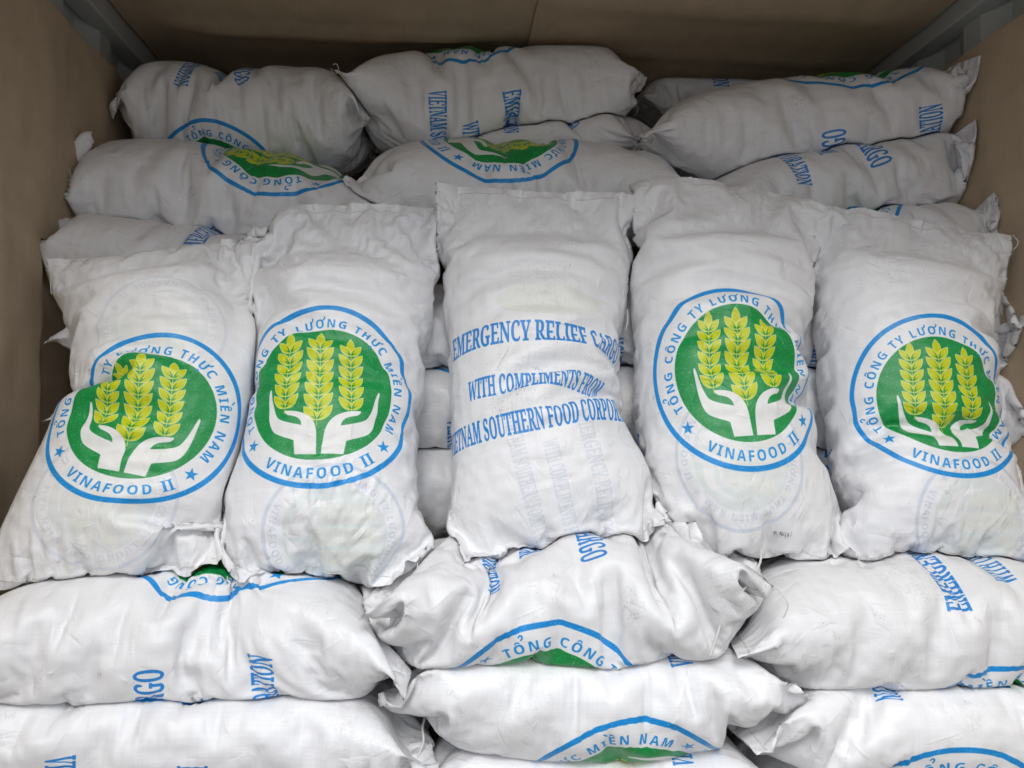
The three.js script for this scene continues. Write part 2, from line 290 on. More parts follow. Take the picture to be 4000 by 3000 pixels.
sack({ fwd: 0.75, spare: 1.0, sl: 0.3, nk: 51.3, id: 'U3', n: BK, mat: 'text', eb: [0.03, 0], t: [0, 0.070, 0.104, 0.122, 0.126, 0.120, 0.092, 0.054, 0.025, 0.005], g: [0.95, 1],
  p: [[2235, 2075, 1.57], [2155, 1865, 1.62], [2085, 1550, 1.71], [2090, 1150, 1.80], [2085, 745, 1.90]],
  label: 'standing sack printed EMERGENCY RELIEF CARGO in blue, in the middle of the row' });
sack({ fwd: 0.75, spare: 1.0, sl: 0.7, nk: 63.7, id: 'U4', n: FR, mat: 'low_mid', eb: [0.05, 0], t: tUp, g: [0.97, 1],
  p: [[2920, 2100, 1.60], [2875, 1860, 1.65], [2808, 1500, 1.72], [2805, 1100, 1.80], [2810, 720, 1.91]],
  label: 'fourth standing sack from the left, upright, its mouth twisted into a left ear' });
sack({ fwd: 0.75, spare: 1.0, sl: 0.7, id: 'U5', n: FR, mat: 'low_right', eb: [0.03, 0], t: [0, 0.095, 0.112, 0.104, 0.110, 0.112, 0.095, 0.062, 0.028, 0.005], g: [0.95, 1],
  p: [[3690, 2120, 1.57], [3640, 1920, 1.63], [3570, 1680, 1.70], [3545, 1450, 1.73], [3505, 1150, 1.80], [3490, 850, 1.88]],
  label: 'rightmost standing sack, bulging over a fold below its wheat emblem' });
// the courses in front, under the standing sacks
sack({ id: 'A1', roll: 0.06, n: UP, mat: 'plain', p: [[1590, 2450, 1.63], [1300, 2395, 1.62], [800, 2400, 1.61], [300, 2400, 1.61], [-60, 2390, 1.62]], label: 'sack lying under the two left standing sacks, RGO on its front' });
sack({ id: 'A2', roll: 0.15, n: DN, mat: 'worn', p: [[1420, 2240, 1.57], [1750, 2265, 1.60], [2200, 2280, 1.60], [2640, 2230, 1.59], [2990, 2110, 1.55]], label: 'sack lying under the standing text sack, TỔNG CÔNG low on its front' });
sack({ id: 'A3', roll: 0.06, n: DN, mat: 'plain', p: [[4360, 2350, 1.62], [4000, 2355, 1.61], [3500, 2355, 1.61], [3100, 2350, 1.62], [2800, 2345, 1.64]], label: 'sack lying under the two right standing sacks, EMERGEN printed on top' });
sack({ id: 'B1', roll: 0.08, n: UP, mat: 'worn', t: [0, 0.06, 0.085, 0.095, 0.095, 0.09, 0.055, 0], p: [[-60, 2695, 1.62], [300, 2712, 1.61], [800, 2718, 1.60], [1350, 2712, 1.61], [1665, 2775, 1.62]], label: 'sack lying in the second course from the top at the lower left corner' });
sack({ id: 'B2', roll: 0.16, n: DN, mat: 'plain', t: [0, 0.06, 0.085, 0.095, 0.095, 0.09, 0.055, 0], p: [[2940, 2560, 1.63], [2650, 2565, 1.61], [2250, 2580, 1.60], [1850, 2555, 1.61], [1560, 2490, 1.64]], label: 'sack lying at the bottom centre, MIỀN NAM low on its front' });
sack({ id: 'B3', roll: 0.15, n: DN, mat: 'worn', t: [0, 0.06, 0.085, 0.095, 0.095, 0.09, 0.06, 0], p: [[2830, 2670, 1.63], [3150, 2685, 1.62], [3600, 2685, 1.60], [4000, 2675, 1.61], [4400, 2665, 1.62]], label: 'sack lying in the second course from the top at the lower right corner' });
sack({ id: 'C1', n: UP, mat: 'plain', hi: 0, t: [0, 0.06, 0.085, 0.095, 0.095, 0.09, 0.055, 0], p: [[-60, 3010, 1.62], [400, 3025, 1.61], [900, 3030, 1.61], [1300, 3025, 1.61], [1680, 3030, 1.63]], label: 'lowest sack at the lower left, only its upper edge in the picture' });
sack({ id: 'C2', roll: 0.16, n: DN, mat: 'worn', t: [0, 0.06, 0.09, 0.095, 0.095, 0.09, 0.055, 0], p: [[2900, 2920, 1.64], [2650, 2925, 1.62], [2250, 2930, 1.61], [1900, 2920, 1.61], [1640, 2890, 1.64]], label: 'lowest sack at the bottom centre, cut off by the picture edge' });
sack({ id: 'C3', roll: 0.15, n: DN, mat: 'plain', t: [0, 0.07, 0.09, 0.095, 0.095, 0.09, 0.06, 0], p: [[2760, 2960, 1.65], [3100, 3010, 1.62], [3600, 3050, 1.61], [4000, 3040, 1.61], [4400, 3030, 1.62]], label: 'lowest sack at the lower right, its crumpled end by the centre stack' });
// the stack behind, above the standing sacks
sack({ id: 'L3', n: DN, mat: 'plain', p: [[1500, 1180, 2.07], [1150, 1140, 2.06], [750, 1070, 2.06], [450, 990, 2.07], [250, 930, 2.08]], label: 'sack lying behind the leftmost standing sack, a curled ear at its left end', g: [0.86, 0.5] });
sack({ id: 'R1', n: V(0, 0.9, 0.28), mat: 'worn', t: [0, 0.085, 0.115, 0.125, 0.125, 0.125, 0.10, 0], g: [0.8, 0.55], p: [[1640, 850, 2.17], [1350, 810, 2.17], [980, 770, 2.17], [600, 715, 2.18], [325, 680, 2.19]], label: 'sack lying second from the top at the left, wheat emblem turned up' });
sack({ id: 'R2', n: V(0, 0.92, 0.35), mat: 'plain', t: [0, 0.10, 0.12, 0.125, 0.125, 0.115, 0.075, 0], g: [0.55, 0.85], p: [[1410, 700, 2.17], [1650, 710, 2.16], [2050, 730, 2.15], [2400, 720, 2.15], [2690, 680, 2.15]], label: 'sack lying second from the top in the middle, MIỀN NAM on its top' });
sack({ id: 'R2b', n: DN, mat: 'worn', hi: 0, t: [0, 0.05, 0.07, 0.075, 0.075, 0.07, 0.05, 0], p: [[1800, 600, 2.45], [2050, 575, 2.41], [2350, 555, 2.39], [2580, 545, 2.37]], label: 'flattened sack squeezed below the topmost middle sack, at its right end' });
sack({ id: 'R3', n: DN, mat: 'plain', p: [[2650, 800, 2.13], [2950, 775, 2.15], [3300, 725, 2.16], [3600, 665, 2.17], [3840, 600, 2.18]], g: [0.86, 0.75], label: 'sack lying second from the top at the right, ARGO on its front' });
sack({ id: 'R4', n: UP, mat: 'worn', t: [0, 0.07, 0.09, 0.1, 0.1, 0.09, 0.07, 0], p: [[2800, 1060, 2.05], [3150, 1000, 2.07], [3450, 955, 2.08], [3650, 920, 2.08], [3860, 860, 2.09]], g: [0.86, 0.7], label: 'sack lying above the rightmost standing sack, a hanging ear at its right end' });
sack({ id: 'T1', roll: 0.06, n: DN, mat: 'plain', t: [0, 0.115, 0.125, 0.10, 0.125, 0.125, 0.11, 0], g: [0.45, 0.6], p: [[520, 420, 2.37], [720, 420, 2.37], [980, 450, 2.35], [1220, 440, 2.35], [1450, 450, 2.35]], label: 'topmost sack at the left with a round end, TỔNG CÔNG TY in front' });
sack({ id: 'T2', n: V(0, 1, -0.1), mat: 'worn', t: [0, 0.11, 0.14, 0.145, 0.145, 0.14, 0.12, 0], g: [0.6, 0.5], p: [[1390, 390, 2.35], [1600, 395, 2.34], [1920, 385, 2.34], [2220, 360, 2.35], [2440, 350, 2.37]], label: 'topmost sack in the middle, VIETNAM and EMERG running down its front' });
sack({ id: 'T3a', n: DN, mat: 'plain', hi: 0, p: [[2450, 400, 2.65], [2750, 380, 2.65], [3100, 370, 2.65], [3400, 380, 2.65]], label: 'sack at the top right, mostly hidden behind the pointed one' });
sack({ id: 'T3b', n: V(0, 1, 0.02), mat: 'worn', t: [0, 0.05, 0.085, 0.115, 0.13, 0.125, 0.09, 0], g: [1, 0.9], p: [[3860, 335, 2.19], [3550, 420, 2.19], [3150, 480, 2.20], [2800, 510, 2.22], [2500, 540, 2.25]], label: 'topmost sack at the right with a pointed end toward the wall' });
// courses behind the standing sacks, seen in the gaps between them
const colX = [[390, 1400], [1370, 2720], [2690, 3930]], rowY = [1260, 1545, 1850], rowName = ['upper', 'middle', 'lower'], colName = ['behind the two left standing sacks', 'behind the standing text sack', 'behind the two right standing sacks'];
for (let r = 0; r < 3; r++) for (let k = 0; k < 3; k++) {
  const [a, b] = colX[k], y = rowY[r], d = 2.02 - 0.02 * r + 0.02 * rnd(), j = () => (rnd() - 0.5) * 30;
  const p = [[a + j(), y + j(), d], [a + (b - a) * 0.3, y + j(), d], [a + (b - a) * 0.7, y + j(), d], [b + j(), y + j(), d]];
  if ((r + k) % 2) p.reverse();
  sack({ id: 'M' + r + k, hi: 0, n: (r + k) % 3 ? UP : DN, mat: (r + k) % 2 ? 'plain' : 'worn', t: [0, 0.088, 0.1, 0.1, 0.1, 0.1, 0.088, 0], p, label: `${rowName[r]} sack in the shaded stack ${colName[k]}` });
}

// ------------------------------------------------------------------ sewn cloth: each sack is a flat tube filled, stacked and let settle
const superR = 2.25;
function sectionTable(w, t) { // equal-length stations over the upper half of a rounded section
  const N = 96, xs = [], ys = [], ls = [0];
  for (let i = 0; i <= N; i++) { const a = Math.PI * (1 - i / N), c = Math.cos(a), s = Math.sin(a); xs.push(Math.sign(c) * w * Math.pow(Math.abs(c), 2 / superR)); ys.push(t * Math.pow(Math.abs(s), 2 / superR)); if (i) ls.push(ls[i - 1] + Math.hypot(xs[i] - xs[i - 1], ys[i] - ys[i - 1])); }
  return { xs, ys, ls, len: ls[N] };
}
function halfWidth(t, half) { if (t < 0.003) return half / 2; let lo = 0.05, hi = half / 2 + 0.02; for (let k = 0; k < 22; k++) { const m = (lo + hi) / 2; if (sectionTable(m, t).len > half) hi = m; else lo = m; } return lo; }
function prof(arr, v) { const x = v * (arr.length - 1), i = Math.min(arr.length - 2, Math.floor(x)), f = x - i, p = (k) => arr[Math.max(0, Math.min(arr.length - 1, k))]; const a = p(i - 1), b = p(i), c = p(i + 1), d = p(i + 2); const r = 0.5 * ((2 * b) + (c - a) * f + (2 * a - 5 * b + 4 * c - d) * f * f + (3 * b - a - 3 * c + d) * f * f * f); return Math.max(0, r); }
function layout(nu, nv) { // vertex ids; the two panels share their side folds and sewn ends
  const F0 = (nu + 1) * (nv + 1); const id = (i, j, s) => (!s || i === 0 || i === nu || j === 0 || j === nv) ? j * (nu + 1) + i : F0 + (j - 1) * (nu - 1) + (i - 1);
  return { id, n: F0 + (nu - 1) * (nv - 1) };
}
function design(s, nu, nv) {
  const { id, n } = layout(nu, nv), D = new Float64Array(n * 3);
  const curve = new THREE.CatmullRomCurve3(s.p.map((q) => P(...q)), false, 'centripetal');
  const tab = [];
  for (let j = 0; j <= nv; j++) {
    const v = j / nv, C = curve.getPointAt(v), T = curve.getTangentAt(v), N = s.n.clone().addScaledVector(T, -s.n.dot(T)).normalize(), B = T.clone().cross(N).normalize();
    let t = prof(s.t, v); const half = W * 0.97; let w = halfWidth(t, half);
    const g = v < 0.5 ? s.g[0] + (1 - s.g[0]) * sm(0, s.gl ?? 0.16, v) : s.g[1] + (1 - s.g[1]) * sm(0, 0.16, 1 - v); w *= g;
    if (s.fwd) C.addScaledVector(N, Math.sign(N.z) * s.fwd * Math.max(0, 0.112 - t) * sm(0.36, 0.85, v));
    t = Math.max(t, 0.0015); tab.push([C, N, B, w, t]);
    const st = sectionTable(w, t), sgn = Math.sign(N.y || 1) * Math.sign(B.z || 1), roll = (s.roll ?? 0) * sgn * sm(0.02, 0.25, v) * sm(0.02, 0.25, 1 - v);
    for (let sd = 0; sd < 2; sd++) for (let i = 0; i <= nu; i++) {
      let r = (sd ? 2 - i / nu : i / nu) - roll; r = ((r % 2) + 2) % 2; const lower = r > 1, L = st.len * (lower ? 2 - r : r);
      let lo = 0, hi = 96; while (hi - lo > 1) { const m = (lo + hi) >> 1; if (st.ls[m] <= L) lo = m; else hi = m; }
      const f = (L - st.ls[lo]) / Math.max(1e-9, st.ls[lo + 1] - st.ls[lo]), x = st.xs[lo] + (st.xs[lo + 1] - st.xs[lo]) * f, y = (st.ys[lo] + (st.ys[lo + 1] - st.ys[lo]) * f) * (lower ? -1 : 1);
      const bl = Math.max(0, 1 - x * x / (w * w)), eb = bl * ((s.eb?.[1] ?? 0.02) * (1 - sm(0, 0.2, 1 - v)) - (s.eb?.[0] ?? 0.035) * (1 - sm(0, 0.2, v)));
      const k = id(i, j, sd) * 3; D[k] = C.x + B.x * x + N.x * y + T.x * eb; D[k + 1] = C.y + B.y * x + N.y * y + T.y * eb; D[k + 2] = C.z + B.z * x + N.z * y + T.z * eb;
    }
  }
  // rice lumps
  for (let k = 0; k < n; k++) { const x = D[k * 3], y = D[k * 3 + 1], z = D[k * 3 + 2], a = s.fwd ? 0.006 : 0.010; D[k * 3] += a * noise3.noise(x * 9 + s.k * 7, y * 9, z * 9); D[k * 3 + 1] += a * noise3.noise(x * 9, y * 9 + s.k * 5, z * 9 + 40); D[k * 3 + 2] += a * noise3.noise(x * 9 + 80, y * 9, z * 9 + s.k * 3); }
  return { D, tab };
}
function settle(nu, nv, prev, opt) {
  const lay = layout(nu, nv), { id, n: NV } = lay, NS = S.length, tot = NV * NS;
  const X = new Float64Array(tot * 3), Dn = new Float64Array(tot * 3), Vl = new Float64Array(tot * 3), Nm = new Float64Array(tot * 3), fill = new Float64Array(tot), Nd = new Float64Array(tot * 3), slack = new Float64Array(tot);
  const ca = [], cb = [], cr = [], ck = [], cs = []; // one sack's constraint pattern; rest lengths scaled per sack
  let side = 2; const add = (a, b, type, k, len) => { cs.push(type ? side : 2); ca.push(a); cb.push(b); cr.push(type * 10 + len); ck.push(k); };
  for (let sd = 0; sd < 2; sd++) for (let j = 0; j <= nv; j++) for (let i = 0; i <= nu; i++) {
    const a = id(i, j, sd); side = i === 0 || i === nu ? 2 : sd;
    if (i < nu && !(sd && (j === 0 || j === nv))) add(a, id(i + 1, j, sd), 0, 1, 1);
    if (j < nv && !(sd && (i === 0 || i === nu))) add(a, id(i, j + 1, sd), 1, 1, 1);
    if (i < nu && j < nv) { add(a, id(i + 1, j + 1, sd), 2, 0.35, 1); add(id(i + 1, j, sd), id(i, j + 1, sd), 2, 0.35, 1); }
    if (i < nu - 1) add(a, id(i + 2, j, sd), 0, opt.bend, 2);
    if (j < nv - 1) add(a, id(i, j + 2, sd), 1, opt.bend, 2);
  }
  const CA = Int32Array.from(ca), CB = Int32Array.from(cb), CR = Int32Array.from(cr), CK = Float64Array.from(ck), CS = Int8Array.from(cs), NC = CA.length;
  const tri = []; for (let sd = 0; sd < 2; sd++) for (let j = 0; j < nv; j++) for (let i = 0; i < nu; i++) { const a = id(i, j, sd), b = id(i + 1, j, sd), c = id(i + 1, j + 1, sd), d = id(i, j + 1, sd); if (sd) tri.push(a, c, b, a, d, c); else tri.push(a, b, c, a, c, d); }
  const TR = Int32Array.from(tri);
  S.forEach((s, k) => {
    s.k = k; const { D, tab } = design(s, nu, nv), o = k * NV * 3; Dn.set(D, o);
    if (!s.L) { // pattern length from the filled shape, a little spare cloth
      let l = [0, 0]; for (let sd = 0; sd < 2; sd++) for (let j = 0; j < nv; j++) { const a = id(nu >> 1, j, sd) * 3, b = id(nu >> 1, j + 1, sd) * 3; l[sd] += Math.hypot(D[a] - D[b], D[a + 1] - D[b + 1], D[a + 2] - D[b + 2]); }
      const m = (l[0] + l[1]) / 2; s.L = Math.max(0.8, m * (s.spare ?? 1.015)); s.lr = [1 + 0.9 * (l[0] / m - 1), 1 + 0.9 * (l[1] / m - 1), 1];
    }
    if (prev) { // finer cloth from the coarser one
      const pn = layout(prev.nu, prev.nv), po = k * pn.n * 3, rx = prev.nu / nu, ry = prev.nv / nv;
      for (let sd = 0; sd < 2; sd++) for (let j = 0; j <= nv; j++) for (let i = 0; i <= nu; i++) {
        const fi = i * rx, fj = j * ry, i0 = Math.min(prev.nu - 1, Math.floor(fi)), j0 = Math.min(prev.nv - 1, Math.floor(fj)), u = fi - i0, v = fj - j0, q = (id(i, j, sd) + k * NV) * 3;
        for (let c = 0; c < 3; c++) { const g = (a, b) => prev.X[po + pn.id(a, b, sd) * 3 + c]; X[q + c] = g(i0, j0) * (1 - u) * (1 - v) + g(i0 + 1, j0) * u * (1 - v) + g(i0, j0 + 1) * (1 - u) * v + g(i0 + 1, j0 + 1) * u * v; }
      }
    } else X.set(D, o);
    for (let sd = 0; sd < 2; sd++) for (let j = 0; j <= nv; j++) for (let i = 0; i <= nu; i++) { const q = k * NV + id(i, j, sd), t = tab[j][4]; const f = sm(0.03, 0.07, t); fill[q] = f; { const uu = i / nu * 0.5 + sd * 0.5, vv = j / nv, e = Math.max(1 - sm(0, 0.16, vv), 1 - sm(0, 0.16, 1 - vv)); const nz = Math.max(0, noise3.noise(uu * 6 + (s.nk ?? k) * 3.1, vv * 4 + (s.nk ?? k) * 1.7, (s.nk ?? k) * 0.37) + 0.08), neck = s.fwd ? 1 - 0.45 * sm(0.6, 0.75, vv) : 1; slack[q] = opt.slack * neck * (s.sl ?? 1) * (0.10 + 3.2 * nz * nz * 2 + 0.75 * e); } X[q * 3] += (rnd() - 0.5) * 0.001; X[q * 3 + 1] += (rnd() - 0.5) * 0.001; X[q * 3 + 2] += (rnd() - 0.5) * 0.001; }
  });
  const du = W / nu;
  if (prev) { // the grain keeps the shape it settled into; the looser cloth then wrinkles over it
    Dn.set(X); const tmp = new Float64Array(tot * 3);
    for (let pass = 0; pass < 3; pass++) { tmp.set(Dn); for (let k = 0; k < NS; k++) for (let sd = 0; sd < 2; sd++) for (let j = 1; j < nv; j++) for (let i = 0; i <= nu; i++) {
      if (sd && (i === 0 || i === nu)) continue; const q = (k * NV + id(i, j, sd)) * 3, l = (k * NV + (i ? id(i - 1, j, sd) : id(1, j, 1 - sd))) * 3, r = (k * NV + (i < nu ? id(i + 1, j, sd) : id(nu - 1, j, 1 - sd))) * 3, u = (k * NV + id(i, j + 1, sd)) * 3, d = (k * NV + id(i, j - 1, sd)) * 3;
      for (let c = 0; c < 3; c++) Dn[q + c] = tmp[q + c] * 0.4 + 0.15 * (tmp[l + c] + tmp[r + c] + tmp[u + c] + tmp[d + c]);
    } }
  }
  const normals = () => {
    Nm.fill(0);
    for (let k = 0; k < NS; k++) { const o = k * NV; for (let q = 0; q < TR.length; q += 3) {
      const a = (o + TR[q]) * 3, b = (o + TR[q + 1]) * 3, c = (o + TR[q + 2]) * 3;
      const ux = X[b] - X[a], uy = X[b + 1] - X[a + 1], uz = X[b + 2] - X[a + 2], vx = X[c] - X[a], vy = X[c + 1] - X[a + 1], vz = X[c + 2] - X[a + 2];
      const nx = uy * vz - uz * vy, ny = uz * vx - ux * vz, nz = ux * vy - uy * vx;
      Nm[a] += nx; Nm[a + 1] += ny; Nm[a + 2] += nz; Nm[b] += nx; Nm[b + 1] += ny; Nm[b + 2] += nz; Nm[c] += nx; Nm[c + 1] += ny; Nm[c + 2] += nz;
    } }
    for (let q = 0; q < tot; q++) { const l = Math.hypot(Nm[q * 3], Nm[q * 3 + 1], Nm[q * 3 + 2]) || 1; Nm[q * 3] /= l; Nm[q * 3 + 1] /= l; Nm[q * 3 + 2] /= l; }
  };
  // contact pairs through a grid of cells
  const R = opt.reach, cell = R, bx0 = -1.4, by0 = 0.2, bz0 = -3.0, GX = Math.ceil(2.8 / cell), GY = Math.ceil(2.4 / cell), GZ = Math.ceil(2.0 / cell), head = new Int32Array(GX * GY * GZ), next = new Int32Array(tot), mate = new Int32Array(tot);
  const cellOf = (q) => { const x = Math.floor((X[q * 3] - bx0) / cell), y = Math.floor((X[q * 3 + 1] - by0) / cell), z = Math.floor((X[q * 3 + 2] - bz0) / cell); return (x < 1 || y < 1 || z < 1 || x >= GX - 1 || y >= GY - 1 || z >= GZ - 1) ? -1 : (z * GY + y) * GX + x; };
  const rowOf = new Int32Array(NV); for (let sd = 0; sd < 2; sd++) for (let j = 0; j <= nv; j++) for (let i = 0; i <= nu; i++) rowOf[id(i, j, sd)] = j;
  const Cn = new Float64Array(NS * (nv + 1) * 3), wraps = new Int32Array(tot); for (let q = 0; q < tot; q++) wraps[q] = (Math.floor(q / NV) * (nv + 1) + rowOf[q % NV]) * 3;
  const pairs = () => {
    for (let k = 0; k < NS; k++) for (let j = 0; j <= nv; j++) for (let c = 0; c < 3; c++) { const g = (i, sd) => X[(k * NV + id(i, j, sd)) * 3 + c]; Cn[(k * (nv + 1) + j) * 3 + c] = (g(0, 0) + g(nu, 0) + g(nu >> 1, 0) + g(nu >> 1, 1)) / 4; }
    head.fill(-1); for (let q = 0; q < tot; q++) { const c = cellOf(q); if (c >= 0) { next[q] = head[c]; head[c] = q; } }
    for (let q = 0; q < tot; q++) {
      mate[q] = -1; const c = cellOf(q); if (c < 0) continue; const me = Math.floor(q / NV); let best = R * R, bi = -1; const x = X[q * 3], y = X[q * 3 + 1], z = X[q * 3 + 2];
      for (let dz = -1; dz <= 1; dz++) for (let dy = -1; dy <= 1; dy++) for (let dx = -1; dx <= 1; dx++) for (let r = head[c + (dz * GY + dy) * GX + dx]; r >= 0; r = next[r]) {
        if (r >= me * NV && r < (me + 1) * NV) continue; const ax = x - X[r * 3], ay = y - X[r * 3 + 1], az = z - X[r * 3 + 2], d = ax * ax + ay * ay + az * az; if (d < best && Nm[q * 3] * Nm[r * 3] + Nm[q * 3 + 1] * Nm[r * 3 + 1] + Nm[q * 3 + 2] * Nm[r * 3 + 2] < 0) {
          const a = wraps[q], b = wraps[r], cx = Cn[a] - Cn[b], cy = Cn[a + 1] - Cn[b + 1], cz = Cn[a + 2] - Cn[b + 2]; // the two faces must look at each other's sack
          if (Nm[r * 3] * cx + Nm[r * 3 + 1] * cy + Nm[r * 3 + 2] * cz > 0.01 && Nm[q * 3] * cx + Nm[q * 3 + 1] * cy + Nm[q * 3 + 2] * cz < -0.01) { best = d; bi = r; }
        }
      }
      mate[q] = bi;
    }
  };
  { const keep = X.slice(); X.set(Dn); normals(); Nd.set(Nm); X.set(keep); }
  const xl = -XW + 0.028, xr = XW - 0.026, yt = ROOF - 0.05;
  for (let step = 0; step < opt.steps; step++) {
    if (step % opt.every === 0) { normals(); pairs(); }
    const late = step / opt.steps, pr = opt.pressure, gr = opt.gravity;
    for (let q = 0; q < tot; q++) {
      const f = fill[q], k = q * 3, ex = Dn[k] - X[k], ey = Dn[k + 1] - X[k + 1], ez = Dn[k + 2] - X[k + 2], e = ex * Nd[k] + ey * Nd[k + 1] + ez * Nd[k + 2];
      const kn = e > 0 ? opt.core * f + opt.anchor * (1 - f) : opt.anchor, kt = opt.anchor * (0.75 + 0.25 * f), m = (kn - kt) * e, p = pr * f;
      Vl[k] = Vl[k] * 0.8 + kt * ex + m * Nd[k] + p * Nm[k]; Vl[k + 1] = Vl[k + 1] * 0.8 + kt * ey + m * Nd[k + 1] + p * Nm[k + 1] - gr; Vl[k + 2] = Vl[k + 2] * 0.8 + kt * ez + m * Nd[k + 2] + p * Nm[k + 2];
    }
    for (let k = 0; k < tot * 3; k++) { X[k] += Vl[k]; Dsp[k] = X[k]; }
    for (let it = 0; it < opt.iters; it++) {
      for (let k = 0; k < NS; k++) {
        const o = k * NV, dv = S[k].L / nv, dd = Math.hypot(du, dv), rl = [0, du, 2 * du, 0, 0, 0, 0, 0, 0, 0, 0, dv, 2 * dv, 0, 0, 0, 0, 0, 0, 0, 0, dd, 2 * dd];
        const fwd = (it + step) & 1, lr = S[k].lr;
        for (let m = 0; m < NC; m++) {
          const q = fwd ? m : NC - 1 - m, a = (o + CA[q]) * 3, b = (o + CB[q]) * 3, r = rl[CR[q]] * lr[CS[q]] * (1 + slack[o + CA[q]] * (CR[q] > 19 ? 0.7 : CR[q] > 9 ? 0.4 : 1));
          const x = X[b] - X[a], y = X[b + 1] - X[a + 1], z = X[b + 2] - X[a + 2], d = Math.sqrt(x * x + y * y + z * z) + 1e-9, len2 = CR[q] % 10 === 2;
          if (len2 && d > r) continue; // bending only resists folding
          const g = 0.5 * CK[q] * (d - r) / d;  X[a] += x * g; X[a + 1] += y * g; X[a + 2] += z * g; X[b] -= x * g; X[b + 1] -= y * g; X[b + 2] -= z * g;
        }
      }
      for (let q = 0; q < tot; q++) {
        const r = mate[q]; if (r >= 0) {
          const nx = Nm[r * 3], ny = Nm[r * 3 + 1], nz = Nm[r * 3 + 2], pen = opt.gap - ((X[q * 3] - X[r * 3]) * nx + (X[q * 3 + 1] - X[r * 3 + 1]) * ny + (X[q * 3 + 2] - X[r * 3 + 2]) * nz);
          if (pen > 0 && pen < R * 1.2) { const g = Math.min(pen, opt.maxPush) * 0.5; X[q * 3] += nx * g; X[q * 3 + 1] += ny * g; X[q * 3 + 2] += nz * g; X[r * 3] -= nx * g * 0.6; X[r * 3 + 1] -= ny * g * 0.6; X[r * 3 + 2] -= nz * g * 0.6; }
        }
        if (X[q * 3] < xl) X[q * 3] = xl; else if (X[q * 3] > xr) X[q * 3] = xr; if (X[q * 3 + 1] > yt) X[q * 3 + 1] = yt;
      }
    }
    for (let k = 0; k < tot * 3; k++) { Vl[k] += (X[k] - Dsp[k]); const m = 0.01; if (Vl[k] > m) Vl[k] = m; else if (Vl[k] < -m) Vl[k] = -m; }
  }
  return { X, nu, nv, NV, TR, lay };
}
let Dsp;
const t0 = Date.now();
const NU0 = 24, NV0 = 40, NU1 = 80, NV1 = 134;
Dsp = new Float64Array(layout(NU0, NV0).n * S.length * 3);
const coarse = settle(NU0, NV0, null, { steps: 100, iters: 4, bend: 0.05, anchor: 0.010, core: 0.012, slack: 0.006, pressure: 0.0003, gravity: 0.0002, reach: 0.06, gap: 0.006, every: 4, maxPush: 0.012 });
console.log('coarse', Date.now() - t0);
Dsp = new Float64Array(layout(NU1, NV1).n * S.length * 3);
const fine = settle(NU1, NV1, coarse, { steps: 50, iters: 4, bend: 0.012, anchor: 0.004, core: 0.06, slack: 0.08, pressure: 0, gravity: 0.0002, reach: 0.03, gap: 0.004, every: 5, maxPush: 0.006 });
console.log('fine', Date.now() - t0);

for (let k = 0; k < S.length; k++) for (let j = 4; j < NV1 - 3; j++) for (const i of [0, NU1]) {
  const { id } = fine.lay, g = (a, b, sd) => (k * fine.NV + id(a, b, sd)) * 3, e = g(i, j, 0), f = g(i ? NU1 - 1 : 1, j, 0), h = g(i ? NU1 - 1 : 1, j, 1), X = fine.X;
  const d = [0, 1, 2].map((c) => X[e + c] - (X[f + c] + X[h + c]) / 2), l = Math.hypot(...d) || 1; const w = 0.0016 / Math.max(l, 0.0016); for (let c = 0; c < 3; c++) X[e + c] += d[c] * w;
}
